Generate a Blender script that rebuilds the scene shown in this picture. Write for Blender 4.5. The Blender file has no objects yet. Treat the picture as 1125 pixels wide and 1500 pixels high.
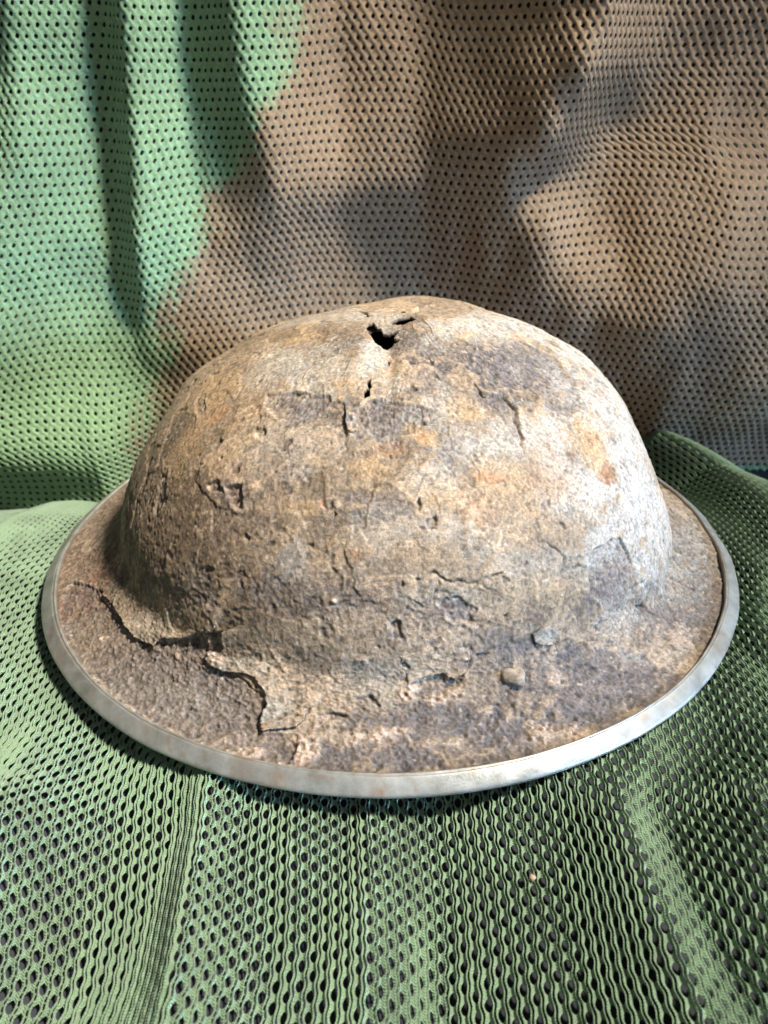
import bpy, math, random
import numpy as np
from mathutils import Matrix, Vector

scene = bpy.context.scene
col = scene.collection

# ------------------------------------------------------------------ camera
PITCH, ROLL = 0.5661, -0.0207
c_, s_ = math.cos(PITCH), math.sin(PITCH)
fw = Vector((0, c_, -s_)); up = Vector((0, s_, c_)); rt = Vector((1, 0, 0))
cr, sr = math.cos(ROLL), math.sin(ROLL)
r2 = cr*rt + sr*up; u2 = -sr*rt + cr*up
CAMLOC = Vector((-0.0018, -0.3001, 0.2057))
cam = bpy.data.cameras.new('camera')
cam.sensor_fit = 'HORIZONTAL'; cam.sensor_width = 36.0; cam.lens = 36.0*1160/1125
cam.clip_start = 0.01; cam.clip_end = 50
cam.dof.use_dof = True; cam.dof.focus_distance = 0.275; cam.dof.aperture_fstop = cam.lens/1.6
camo = bpy.data.objects.new('camera', cam); col.objects.link(camo)
camo.matrix_world = Matrix(((r2.x, u2.x, -fw.x, CAMLOC.x), (r2.y, u2.y, -fw.y, CAMLOC.y), (r2.z, u2.z, -fw.z, CAMLOC.z), (0, 0, 0, 1)))
scene.camera = camo

# ------------------------------------------------------------------ light: one low window sun from the right, cool window sky, dim room, added front fill
world = bpy.data.worlds.new('World'); scene.world = world; world.use_nodes = True
bg = world.node_tree.nodes['Background']
bg.inputs[0].default_value = (0.92, 0.96, 1.0, 1); bg.inputs[1].default_value = 0.075
def area(name, loc, target, size, energy, colour, shape='DISK'):
    l = bpy.data.lights.new(name, 'AREA'); l.shape = shape; l.size = size; l.energy = energy; l.color = colour
    o = bpy.data.objects.new(name, l); col.objects.link(o); o.location = loc
    o.rotation_euler = (Vector(target)-Vector(loc)).to_track_quat('-Z', 'Y').to_euler()
    return o
sun = bpy.data.lights.new('window_sunbeam', 'SPOT'); sun.energy = 690; sun.color = (1.0, 0.92, 0.80)
sun.spot_size = math.radians(22); sun.spot_blend = 1.0; sun.shadow_soft_size = 0.15
so = bpy.data.objects.new('window_sunbeam', sun); col.objects.link(so); so.location = (1.10, -0.27, 1.95)
so.rotation_euler = (Vector((-0.11, -0.02, 0.04))-so.location).to_track_quat('-Z', 'Y').to_euler()
sky = area('window_skylight', (1.15, -0.62, 0.26), (0.14, -0.10, -0.02), 0.5, 1.9, (0.30, 0.57, 1.0))
sky.data.spread = math.radians(30)
area('front_fill', (0.35, -1.35, 0.95), (0, 0.0, 0.05), 1.2, 4, (0.95, 0.97, 1.0))  # added soft fill behind the camera for the helmet's front, no actual window
scene.view_settings.view_transform = 'Standard'; scene.view_settings.look = 'None'
scene.view_settings.exposure = 0.08; scene.view_settings.gamma = 1.0
scene.view_settings.use_curve_mapping = False

# ------------------------------------------------------------------ helpers
def _hash(ix, iy, iz, seed):
    h = (ix.astype(np.uint32)*np.uint32(374761393) + iy.astype(np.uint32)*np.uint32(668265263)
         + iz.astype(np.uint32)*np.uint32(2147483647) + np.uint32(seed*1013904223 & 0xffffffff))
    h = (h ^ (h >> np.uint32(13)))*np.uint32(1274126177)
    h = (h ^ (h >> np.uint32(16)))*np.uint32(2246822519)
    h = h ^ (h >> np.uint32(15))
    return h.astype(np.float32)/np.float32(4294967295.0)*2-1
def noise(P, size, seed=0):
    """value noise in -1..1, feature size in metres"""
    Q = P.astype(np.float64)/size + 1000.0
    I = np.floor(Q).astype(np.int64); F = (Q-I).astype(np.float32); F = F*F*F*(F*(F*6-15)+10)
    x, y, z = I[..., 0], I[..., 1], I[..., 2]; fx, fy, fz = F[..., 0], F[..., 1], F[..., 2]
    def L(dz):
        a = _hash(x, y, z+dz, seed); b = _hash(x+1, y, z+dz, seed); c = _hash(x, y+1, z+dz, seed); d = _hash(x+1, y+1, z+dz, seed)
        e = a+(b-a)*fx; f = c+(d-c)*fx; return e+(f-e)*fy
    a = L(0); b = L(1); return a+(b-a)*fz
def fbm(P, size, seed=0, n=3, g=.5):
    r = 0; a = 1; t = 0
    for i in range(n):
        r = r+a*noise(P+i*.0137, size/(2.03**i), seed+i*7); t += a; a *= g
    return r/t*1.35
def sst(a, b, x):
    t = np.clip((x-a)/(b-a), 0, 1); return t*t*(3-2*t)

def build_mesh(name, V, F4, mat, parent=None, smooth=True, colours=None, extra=None):
    V = np.asarray(V, np.float32); F4 = np.asarray(F4, np.int32)
    me = bpy.data.meshes.new(name)
    me.vertices.add(len(V)); me.vertices.foreach_set('co', V.ravel())
    n = F4.shape[1]
    me.loops.add(F4.size); me.loops.foreach_set('vertex_index', F4.ravel())
    me.polygons.add(len(F4))
    me.polygons.foreach_set('loop_start', np.arange(0, F4.size, n, dtype=np.int32))
    me.polygons.foreach_set('loop_total', np.full(len(F4), n, np.int32))
    if smooth: me.polygons.foreach_set('use_smooth', np.ones(len(F4), bool))
    if colours is not None:
        a = me.attributes.new('tone', 'FLOAT_COLOR', 'POINT')
        C4 = np.ones((len(V), 4), np.float32); C4[:, :3] = colours; a.data.foreach_set('color', C4.ravel())
    for k, v in (extra or {}).items():
        a = me.attributes.new(k, 'FLOAT', 'POINT'); a.data.foreach_set('value', np.asarray(v, np.float32).ravel())
    me.update(calc_edges=True); me.validate()
    me.materials.append(mat)
    o = bpy.data.objects.new(name, me); col.objects.link(o)
    if parent: o.parent = parent
    return o
def tag(o, label=None, cat=None, kind=None, group=None):
    if label: o['label'] = label
    if cat: o['category'] = cat
    if kind: o['kind'] = kind
    if group: o['group'] = group
    return o
def compact(V, F, *arrs):
    used = np.zeros(len(V), bool); used[F.ravel()] = True
    ix = np.cumsum(used)-1
    return (V[used], ix[F]) + tuple(a[used] for a in arrs)

# ------------------------------------------------------------------ materials
def new_mat(name):
    m = bpy.data.materials.new(name); m.use_nodes = True
    nt = m.node_tree; return m, nt, nt.nodes['Principled BSDF']
def N(nt, t, **kw):
    n = nt.nodes.new(t)
    for k, v in kw.items(): setattr(n, k, v)
    return n
def rust_material():
    m, nt, b = new_mat('corroded_iron'); L = nt.links.new
    at = N(nt, 'ShaderNodeAttribute', attribute_name='tone')
    tc = N(nt, 'ShaderNodeTexCoord')
    n1 = N(nt, 'ShaderNodeTexNoise'); n1.inputs['Scale'].default_value = 1100; n1.inputs['Detail'].default_value = 4; n1.inputs['Roughness'].default_value = .75
    n2 = N(nt, 'ShaderNodeTexNoise'); n2.inputs['Scale'].default_value = 420; n2.inputs['Detail'].default_value = 5; n2.inputs['Roughness'].default_value = .65
    for n in (n1, n2): L(tc.outputs['Object'], n.inputs['Vector'])
    mr = N(nt, 'ShaderNodeMapRange'); mr.inputs[1].default_value = .3; mr.inputs[2].default_value = .7; mr.inputs[3].default_value = .58; mr.inputs[4].default_value = 1.45
    L(n1.outputs['Fac'], mr.inputs[0])
    mx = N(nt, 'ShaderNodeVectorMath', operation='SCALE'); L(at.outputs['Color'], mx.inputs[0]); L(mr.outputs[0], mx.inputs['Scale'])
    L(mx.outputs[0], b.inputs['Base Color'])
    b.inputs['Roughness'].default_value = .78; b.inputs['Specular IOR Level'].default_value = .45
    b1 = N(nt, 'ShaderNodeBump'); b1.inputs['Strength'].default_value = .8; b1.inputs['Distance'].default_value = .0004; L(n1.outputs['Fac'], b1.inputs['Height'])
    b2 = N(nt, 'ShaderNodeBump'); b2.inputs['Strength'].default_value = .6; b2.inputs['Distance'].default_value = .0004; L(n2.outputs['Fac'], b2.inputs['Height']); L(b1.outputs[0], b2.inputs['Normal'])
    L(b2.outputs[0], b.inputs['Normal'])
    return m
def rim_material():
    m, nt, b = new_mat('worn_zinc'); L = nt.links.new
    tc = N(nt, 'ShaderNodeTexCoord')
    at = N(nt, 'ShaderNodeAttribute', attribute_name='stain')
    n1 = N(nt, 'ShaderNodeTexNoise'); n1.inputs['Scale'].default_value = 130; n1.inputs['Detail'].default_value = 9; n1.inputs['Roughness'].default_value = .65; L(tc.outputs['Object'], n1.inputs['Vector'])
    n2 = N(nt, 'ShaderNodeTexNoise'); n2.inputs['Scale'].default_value = 1400; n2.inputs['Detail'].default_value = 3; L(tc.outputs['Object'], n2.inputs['Vector'])
    cr_ = N(nt, 'ShaderNodeValToRGB'); e = cr_.color_ramp.elements
    e[0].position = .3; e[0].color = (.155, .155, .135, 1); e[1].position = .70; e[1].color = (.30, .305, .285, 1); L(n1.outputs['Fac'], cr_.inputs[0])
    mx = N(nt, 'ShaderNodeMix', data_type='RGBA'); L(at.outputs['Fac'], mx.inputs[0]); L(cr_.outputs[0], mx.inputs[6]); mx.inputs[7].default_value = (.19, .12, .07, 1)
    L(mx.outputs[2], b.inputs['Base Color'])
    b.inputs['Metallic'].default_value = .45
    rr = N(nt, 'ShaderNodeMapRange'); rr.inputs[3].default_value = .30; rr.inputs[4].default_value = .50; L(n1.outputs['Fac'], rr.inputs[0]); L(rr.outputs[0], b.inputs['Roughness'])
    bp = N(nt, 'ShaderNodeBump'); bp.inputs['Strength'].default_value = .25; bp.inputs['Distance'].default_value = .0003; L(n2.outputs['Fac'], bp.inputs['Height']); L(bp.outputs[0], b.inputs['Normal'])
    return m
def cloth_material(name, scale=2600, bump=.0005):
    m, nt, b = new_mat(name); L = nt.links.new
    at = N(nt, 'ShaderNodeAttribute', attribute_name='tone'); tc = N(nt, 'ShaderNodeTexCoord')
    n1 = N(nt, 'ShaderNodeTexNoise'); n1.inputs['Scale'].default_value = scale; n1.inputs['Detail'].default_value = 3; L(tc.outputs['Object'], n1.inputs['Vector'])
    mr = N(nt, 'ShaderNodeMapRange'); mr.inputs[1].default_value = .3; mr.inputs[2].default_value = .7; mr.inputs[3].default_value = .7; mr.inputs[4].default_value = 1.3; L(n1.outputs['Fac'], mr.inputs[0])
    mx = N(nt, 'ShaderNodeVectorMath', operation='SCALE'); L(at.outputs['Color'], mx.inputs[0]); L(mr.outputs[0], mx.inputs['Scale']); L(mx.outputs[0], b.inputs['Base Color'])
    b.inputs['Roughness'].default_value = .72; b.inputs['Specular IOR Level'].default_value = .3
    b.inputs['Sheen Weight'].default_value = .15; b.inputs['Sheen Roughness'].default_value = .5
    a1 = N(nt, 'ShaderNodeAttribute', attribute_name='along'); a2 = N(nt, 'ShaderNodeAttribute', attribute_name='across')
    m1 = N(nt, 'ShaderNodeMath', operation='MULTIPLY'); m1.inputs[1].default_value = 2*math.pi*7; L(a1.outputs['Fac'], m1.inputs[0])
    m2 = N(nt, 'ShaderNodeMath', operation='ABSOLUTE'); L(a2.outputs['Fac'], m2.inputs[0])
    m3 = N(nt, 'ShaderNodeMath', operation='MULTIPLY_ADD'); m3.inputs[1].default_value = 14.0; L(m2.outputs[0], m3.inputs[0]); L(m1.outputs[0], m3.inputs[2])
    m4 = N(nt, 'ShaderNodeMath', operation='SINE'); L(m3.outputs[0], m4.inputs[0])
    m5 = N(nt, 'ShaderNodeMath', operation='MULTIPLY_ADD'); m5.inputs[1].default_value = .40; L(m4.outputs[0], m5.inputs[0]); L(n1.outputs['Fac'], m5.inputs[2])
    bp = N(nt, 'ShaderNodeBump'); bp.inputs['Strength'].default_value = .8; bp.inputs['Distance'].default_value = bump; L(m5.outputs[0], bp.inputs['Height']); L(bp.outputs[0], b.inputs['Normal'])
    return m
def plain(name, c, rough=.8):
    m, nt, b = new_mat(name); L = nt.links.new
    n1 = N(nt, 'ShaderNodeTexNoise'); n1.inputs['Scale'].default_value = 900; n1.inputs['Detail'].default_value = 3
    tc = N(nt, 'ShaderNodeTexCoord'); L(tc.outputs['Object'], n1.inputs['Vector'])
    mx = N(nt, 'ShaderNodeMix', data_type='RGBA'); L(n1.outputs['Fac'], mx.inputs[0])
    mx.inputs[6].default_value = (*[v*.6 for v in c], 1); mx.inputs[7].default_value = (*[v*1.4 for v in c], 1)
    L(mx.outputs[2], b.inputs['Base Color']); b.inputs['Roughness'].default_value = rough
    return m
M_RUST = rust_material(); M_RIM = rim_material()
M_SEAT = cloth_material('green_mesh_knit'); M_BACK = cloth_material('camouflage_mesh_knit')
M_LINING = plain('backrest_fabric', (.022, .022, .018)); M_DARK = plain('dark_upholstery', (.012, .014, .022)); M_INNER = plain('dark_inner_rust', (.05, .038, .028))

# ------------------------------------------------------------------ folded cloth surfaces
def ridge_field(px, py, ridges):
    """ridges: crest polyline of (x, y, height), steep side width (left), gentle side width (right)"""
    D = np.zeros_like(px)
    for pts, wl, wr, end in ridges:
        pts = np.array(pts); o = np.argsort(pts[:, 1]); pts = pts[o]
        cx = np.interp(py, pts[:, 1], pts[:, 0]); h = np.interp(py, pts[:, 1], pts[:, 2])
        lo, hi = pts[0, 1], pts[-1, 1]
        h = h*sst(lo-end, lo, py)*(1-sst(hi, hi+end, py))
        d = px-cx
        D = D + h*np.where(d < 0, np.exp(-(d/wl)**2), 1/(1+(d/wr)**2))
    return D
SEAT_RIDGES = [
    ([(.166, .16, .052), (.167, .125, .048), (.188, .09, .021), (.197, .02, .008), (.205, -.06, .005)], .016, .03, .05),
    ([(-.195, .10, .006), (-.190, .0, .005), (-.175, -.08, .003)], .012, .03, .03),
    ([(.150, -.06, .004), (.165, -.02, .004)], .010, .02, .03),
]
# slope of the drapes in front, (y, [(x, slope)...])
SEAT_SLOPES=[(-0.1221,[(-0.2043,0.1),(-0.1688,-0.2),(-0.1335,0.2),(-0.1101,-0.1),(-0.0753,0.3),(-0.0637,0.6),(-0.0591,-0.5),(-0.0407,-0.1),(-0.0132,0.2),(0.0050,0),(0.0615,0.5),(0.0682,0.5),(0.0738,-0.5),(0.0861,-0.3),(0.1173,0.3),(0.1505,-0.2),(0.1834,0)]),
 (-0.1438,[(-0.1888,0.2),(-0.1561,-0.3),(-0.1366,0.4),(-0.1236,-0.3),(-0.1064,-0.4),(-0.0721,0.0),(-0.0674,0.7),(-0.0606,0.8),(-0.0576,-0.7),(-0.0465,-0.2),(-0.0327,0.3),(-0.0285,-0.1),(-0.0169,-0.1),(-0.0110,0.4),(-0.0068,-0.3),(0.0126,-0.1),(0.0251,0.3),(0.0377,-0.1),(0.0543,0.3),(0.0595,0.6),(0.0678,0.5),(0.0730,-0.35),(0.0833,-0.25),(0.0916,0.3),(0.1080,0.4),(0.1142,-0.3),(0.1387,0.2),(0.1692,0)]),
 (-0.1716,[(-0.1688,0.2),(-0.1397,-0.3),(-0.1185,0.3),(-0.1089,-0.4),(-0.0878,-0.2),(-0.0744,0.3),(-0.0678,0.9),(-0.0596,1.0),(-0.0575,-0.9),(-0.0497,-0.4),(-0.0364,0.0),(-0.0317,0.4),(-0.0270,-0.2),(-0.0157,0.0),(-0.0108,0.6),(-0.0063,-0.4),(0.0106,-0.2),(0.0255,0.2),(0.0386,0),(0.0479,0.4),(0.0553,0.6),(0.0673,0.6),(0.0723,-0.35),(0.0803,-0.3),(0.0849,0.3),(0.0978,0.4),(0.1051,-0.2),(0.1234,0.2),(0.1507,0)]),
 (-0.1922,[(-0.1541,0.2),(-0.1276,-0.3),(-0.1119,0.3),(-0.1014,-0.3),(-0.0857,-0.1),(-0.0752,0.5),(-0.0648,0.9),(-0.0574,1.0),(-0.0553,-0.9),(-0.0458,-0.5),(-0.0337,0.0),(-0.0303,0.4),(-0.0251,-0.1),(-0.0148,0.1),(-0.0107,0.5),(-0.0059,-0.4),(0.0057,-0.5),(0.0177,0.2),(0.0330,0.1),(0.0448,0.3),(0.0550,0.6),(0.0676,0.6),(0.0727,-0.35),(0.0811,-0.3),(0.0853,0.2),(0.0953,0.2),(0.1121,0.1),(0.1370,0)]),
 (-0.2094,[(-0.1418,0.1),(-0.1176,-0.3),(-0.1031,0.2),(-0.0935,-0.2),(-0.0807,0.2),(-0.0727,0.7),(-0.0616,0.8),(-0.0552,0.9),(-0.0530,-0.9),(-0.0425,-0.5),(-0.0330,0.0),(-0.0291,0.3),(-0.0235,-0.1),(-0.0141,0.2),(-0.0103,0.5),(-0.0053,-0.5),(0.0048,-0.6),(0.0142,0.1),(0.0298,0.1),(0.0423,0.4),(0.0547,0.6),(0.0679,0.5),(0.0736,-0.35),(0.0818,-0.3),(0.0872,0.1),(0.1025,0.1),(0.1255,0)])]
_sx = np.linspace(-.36, .36, 1441)
_syf = np.linspace(-.27, -.05, 111)
def _seat_rows():
    L_ = sorted(SEAT_SLOPES); rows = []
    for y0, pts in L_:
        g = np.interp(_sx, [p[0] for p in pts], [p[1] for p in pts])
        g = np.convolve(np.pad(g, 4, 'edge'), np.ones(9)/9, 'valid')
        inn = (_sx > -.16) & (_sx < .16); g = g-g[inn].mean()
        D = np.cumsum(g)*(_sx[1]-_sx[0]); D -= D[inn].mean()
        rows.append(np.clip(D, -.012, .012)*np.where(np.abs(_sx) < .2, 1, np.exp(-((np.abs(_sx)-.2)/.04)**2)))
    rows = np.array(rows); ys = np.array([l[0] for l in L_])
    D = np.stack([np.interp(_syf, ys, rows[:, k]) for k in range(rows.shape[1])], 1)
    return D*sst(-.06, -.11, _syf)[:, None]
_sD = _seat_rows()
def seat_folds(x, y):
    fz = np.clip((y+.27)/.002, 0, 109.999); i0 = fz.astype(int); f = fz-i0
    gx = np.clip((x-_sx[0])/(_sx[1]-_sx[0]), 0, 1439.999); j0 = gx.astype(int); g = gx-j0
    return (_sD[i0, j0]*(1-g)+_sD[i0, j0+1]*g)*(1-f)+(_sD[i0+1, j0]*(1-g)+_sD[i0+1, j0+1]*g)*f
def crease_y(x):
    base = .1165 + .028*sst(-.15, .2, x)
    return base + (.165-base)*(1-sst(.135, .172, np.abs(x)))
def seat_z(x, y):
    z = -.006-.05*(y+.14)*sst(-.30, -.10, y) - 2.5*np.clip(y, 0, .2)**2
    P = np.stack([x, y, 0*x], -1)
    z = z + .0018*noise(P, .045, 3) + .0012*noise(P*np.array([1, .35, 1]), .013, 5)
    z = z + ridge_field(x, y, SEAT_RIDGES) + 1.1*seat_folds(x, y)
    # the helmet presses the cloth down all round its edge
    e = np.hypot(x/.152, y/.14)
    lim = -.0036
    near = sst(1.16, 1.02, e)
    z = np.where(z > lim, z+(lim-z)*near, z)
    return z
# slope of the hanging folds, (height, [(x, slope)...]); positive slopes come forward to the right
BACK_SLOPES=[(0.2097,[(-0.2183,0.2),(-0.1924,0.4),(-0.1795,1.3),(-0.1753,1.3),(-0.1720,-0.9),(-0.1536,-0.6),(-0.1354,-0.1),(-0.1322,2.4),(-0.1238,2.4),(-0.1192,-0.9),(-0.0952,-0.4),(-0.0913,1.3),(-0.0708,1.3),(-0.0666,-0.3),(-0.0464,-0.5),(-0.0236,-0.6),(-0.0161,0.5),(-0.0041,0.2),(0.0220,0.35),(0.0318,1.2),(0.1021,1.4),(0.1077,-1.0),(0.1267,-0.8),(0.1464,-0.2),(0.1661,0.1),(0.1874,0),(0.2121,-0.3),(0.2285,0)]),
 (0.1814,[(-0.2263,0.2),(-0.1996,0.5),(-0.1845,1.2),(-0.1805,1.2),(-0.1771,-0.9),(-0.1594,-0.6),(-0.1393,-0.1),(-0.1359,2.4),(-0.1266,2.4),(-0.1219,-0.9),(-0.0984,-0.4),(-0.0940,1.3),(-0.0705,1.3),(-0.0654,-0.3),(-0.0486,-0.5),(-0.0217,-0.6),(-0.0166,0.8),(-0.0065,0.6),(0.0154,0.25),(0.0289,1.2),(0.0931,1.4),(0.0999,-1.0),(0.1236,-0.8),(0.1456,-0.2),(0.1711,0.2),(0.1931,0),(0.2187,-0.3),(0.2357,0)]),
 (0.1509,[(-0.2348,0),(-0.2072,0.4),(-0.1906,0.8),(-0.1850,0.6),(-0.1809,-0.8),(-0.1587,-0.7),(-0.1414,-0.2),(-0.1382,2.4),(-0.1282,2.4),(-0.1237,-0.8),(-0.1014,-0.4),(-0.0945,0.9),(-0.0788,0.8),(-0.0597,1.0),(-0.0545,-0.3),(-0.0440,-0.6),(-0.0231,-0.5),(-0.0154,0.5),(0.0013,0.4),(0.0153,0.5),(0.0292,1.0),(0.0799,1.2),(0.0870,-1.0),(0.1167,-0.8),(0.1343,0.2),(0.1501,0.8),(0.1711,0.8),(0.1771,-0.6),(0.1905,0.2),(0.1993,0.4),(0.2433,0)]),
 (0.1246,[(-0.2421,-0.2),(-0.1994,-0.2),(-0.1781,-0.8),(-0.1460,-0.3),(-0.1413,2.2),(-0.1313,2.2),(-0.1267,-0.7),(-0.1038,-0.3),(-0.0942,0.7),(-0.0763,0.5),(-0.0584,0.8),(-0.0512,-0.4),(-0.0243,-0.25),(0.0008,0.2),(0.0188,0.5),(0.0313,0.8),(0.0637,0.9),(0.0709,-0.9),(0.0835,-0.6),(0.0925,0.1),(0.0997,-0.5),(0.1124,0.3),(0.1412,0.8),(0.1701,0.9),(0.1900,0.5),(0.1955,-0.4),(0.2136,0.3),(0.2498,0)]),
 (0.1044,[(-0.2479,-0.2),(-0.2042,-0.3),(-0.1824,-0.7),(-0.1478,-0.3),(-0.1434,2.2),(-0.1339,2.2),(-0.1292,-0.6),(-0.1058,-0.2),(-0.0948,0.5),(-0.0765,0.1),(-0.0509,-0.4),(-0.0253,-0.25),(0.0004,0.2),(0.0188,0.5),(0.0334,0.8),(0.0739,0.8),(0.0831,0.9),(0.0923,-0.7),(0.1071,-0.3),(0.1181,0.5),(0.1402,0.9),(0.1698,0.9),(0.1920,-0.1),(0.2086,0.4),(0.2549,0)]),
 (0.0758,[(-0.2559,-0.3),(-0.2110,-0.6),(-0.1735,-0.6),(-0.1491,-0.1),(-0.1442,2.0),(-0.1363,2.0),(-0.1314,-0.4),(-0.1133,0),(-0.0794,-0.2),(-0.0493,-0.35),(-0.0153,-0.1),(0.0150,0.4),(0.0339,0.9),(0.0756,1.0),(0.0945,0.4),(0.1097,0.9),(0.1268,-0.2),(0.1401,0.9),(0.1630,0.9),(0.1858,0.1),(0.2144,0.4),(0.2622,0)]),
 (0.0534,[(-0.2623,-0.3),(-0.2163,-0.6),(-0.1779,-0.5),(-0.1453,0.1),(-0.1414,1.2),(-0.1380,1.2),(-0.1341,-0.3),(-0.1164,0),(-0.0817,-0.2),(-0.0509,-0.3),(-0.0083,0),(0.0304,0.7),(0.0885,0.9),(0.1119,0.7),(0.1391,0.9),(0.1547,0.3),(0.1897,0.2),(0.2190,0.3),(0.2679,0)]),
 (0.0209,[(-0.2712,-0.2),(-0.2238,-0.4),(-0.1644,-0.2),(-0.1247,0),(-0.0012,0),(0.1349,0.6),(0.1590,0.8),(0.1751,0.4),(0.2154,0.3),(0.2759,0)]),
 (-0.0176,[(-0.2820,0),(-0.2328,-0.1),(-0.0020,0),(0.1393,0.2),(0.2228,0),(0.2856,0)]),
 (-0.0585,[(-0.2937,0),(-0.0028,0),(0.2960,0)])]
_bx = np.linspace(-.36, .36, 721)
_bl = sorted(BACK_SLOPES)
_bz = np.array([b[0] for b in _bl])
def _fold_rows():
    rows = []
    for z0, pts in _bl:
        g = np.interp(_bx, [p[0] for p in pts], [p[1] for p in pts])
        g = np.convolve(np.pad(g, 4, 'edge'), np.ones(9)/9, 'valid')
        inn = (_bx > -.2) & (_bx < .2)
        pos, neg = g[inn].clip(0).sum(), -g[inn].clip(None, 0).sum()+1e-6
        r_ = min(2.0, max(.5, pos/neg)) if pos > 1 else 1.0; g = FOLD*np.where(g > 0, g/math.sqrt(r_), g*math.sqrt(r_))
        D = np.cumsum(g)*(_bx[1]-_bx[0]); D -= D[inn].mean()
        rows.append(np.clip(D, -.05, .05))
    return np.array(rows)
FOLD = .80
_raw = _fold_rows()
_zf = np.linspace(-.10, .50, 301)
_bD = np.stack([np.interp(_zf, _bz, _raw[:, k]) for k in range(_raw.shape[1])], 1)
_kz = np.exp(-np.linspace(-2.2, 2.2, 17)**2/2); _kz /= _kz.sum()
_bD = np.stack([np.convolve(np.pad(_bD[:, k], 8, 'edge'), _kz, 'valid') for k in range(_bD.shape[1])], 1)
def back_folds(x, z):
    fz = np.clip((z+.10)/.002, 0, 299.999); i0 = fz.astype(int); f = fz-i0
    gx = np.clip((x-_bx[0])/(_bx[1]-_bx[0]), 0, 719.999); j0 = gx.astype(int); g = gx-j0
    return (_bD[i0, j0]*(1-g)+_bD[i0, j0+1]*g)*(1-f)+(_bD[i0+1, j0]*(1-g)+_bD[i0+1, j0+1]*g)*f
ZC = -.052
def back_y(x, z):
    h = z-ZC
    y = crease_y(x)*(1-sst(0, .10, h)) + (.125+.02*sst(-.15, .2, x))*sst(0, .10, h)
    y = y + .10*h - .010*np.exp(-((h-.045)/.03)**2)
    P = np.stack([x, z, 0*x], -1)
    y = y - .0022*noise(P*np.array([1, .30, 1]), .030, 11) - .0007*noise(P*np.array([1, .4, 1]), .012, 12)
    f = sst(.0, .05, h)
    return y - back_folds(x, z)*f

def knit(nu, u0, p, nvp, v0, q, nv, wave, hw, hh, lift, gap, stitch, slant=0.0, prof=[-.3, .5, 1, .45, -.25], crate=0.0):
    """a perforated knit: strips with a row of eyelets each, every second strip shifted by half a pitch.
       returns u, v, w(height), strip index, row, and the quad faces"""
    rows = nvp*nv+1
    i = np.arange(nu)[:, None, None]; k = np.arange(rows)[None, :, None]
    sg = np.array([-1, -1, -1, -1, -1, 1, 1, 1, 1, 1])[None, None, :]
    E_ = 1-gap; ab = np.array([E_, E_-.05, E_-.14, .57, 0, 0, .57, E_-.14, E_-.05, E_])[None, None, :]
    hgt = np.array(prof+prof[::-1])[None, None, :]
    ph = k/nv - .5*(i % 2)
    dv = ph-np.round(ph)
    w = p/2*(1+wave*np.cos(2*np.pi*dv))
    inn = hw*np.sqrt(np.clip(1-(dv/hh)**2, 0, 1))
    a = np.where(ab == 0, inn, np.maximum(ab, inn+.04))
    rag = 1+.16*np.sin(i*12.9898+np.round(ph)*78.233)   # eyelets differ a little
    a = np.where(ab == 0, a*rag, a)
    u = u0+i*p+sg*a*w + slant*dv*p*np.where(ab == 0, 1, .6)
    v = v0+k*q/nv + 0*u
    jit = np.stack([u, v, 0*u], -1)
    u = u + p*(.035*noise(jit, p*.9, 7)+.05*noise(jit, p*3.1, 8)); v = v + p*(.035*noise(jit, p*.9, 9)+.06*noise(jit, p*3.1, 10))
    ww = lift*hgt*np.ones_like(u)
    ww = np.where((ab == 0) & (np.abs(dv) > hh), lift*min(prof[3]*.3, prof[4]+.1), ww) - crate*np.cos(2*np.pi*dv)*np.cos(np.pi*a/2)
    idx = np.arange(nu*rows*10).reshape(nu, rows, 10)
    fs = []
    for c in (0, 1, 2, 3, 5, 6, 7, 8):
        fs.append(np.stack([idx[:, :-1, c], idx[:, :-1, c+1], idx[:, 1:, c+1], idx[:, 1:, c]], -1).reshape(-1, 4))
    kk = np.arange(rows-1) if stitch == 0 else np.where(np.arange(rows-1) % stitch == 0)[0]
    fs.append(np.stack([idx[:-1][:, kk, 9], idx[1:][:, kk, 0], idx[1:][:, kk+1, 0], idx[:-1][:, kk+1, 9]], -1).reshape(-1, 4))
    return u.ravel(), v.ravel(), ww.ravel(), np.concatenate(fs), (i+0*k+0*sg+0*a).ravel().astype(int), np.round(ph+0*a).ravel(), (k/nv+0*u).ravel(), (sg*a+0*u).ravel()

def arc_lookup(field, xs, t, anchor=0.0):
    """for rows at t: x as a function of cloth length, so that folds take up cloth"""
    g = field(np.broadcast_to(xs, (len(t), len(xs))), np.broadcast_to(t[:, None], (len(t), len(xs))))
    ds = np.hypot(np.diff(xs)[None], np.diff(g, axis=1))
    s = np.concatenate([np.zeros((len(t), 1)), np.cumsum(ds, 1)], 1)
    a = np.argmin(np.abs(xs-anchor)); return s-s[:, a:a+1]
def cloth_to_x(field, u, v, xs, vr, anchor=0.0):
    t = np.linspace(v.min(), v.max(), vr)
    S = arc_lookup(field, xs, t, anchor)
    # smooth the lengths along the cloth so that columns stay continuous
    ug = np.linspace(u.min(), u.max(), 700)
    G = np.stack([np.interp(ug, S[r], xs) for r in range(vr)])
    fr = (v-v.min())/(v.max()-v.min())*(vr-1); i0 = np.clip(fr.astype(int), 0, vr-2); f = fr-i0
    gu = (u-u.min())/(u.max()-u.min())*699; j0 = np.clip(gu.astype(int), 0, 698); g = gu-j0
    return (G[i0, j0]*(1-g)+G[i0, j0+1]*g)*(1-f)+(G[i0+1, j0]*(1-g)+G[i0+1, j0+1]*g)*f

def facemask(F, keep): return keep[F].all(1)

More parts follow.
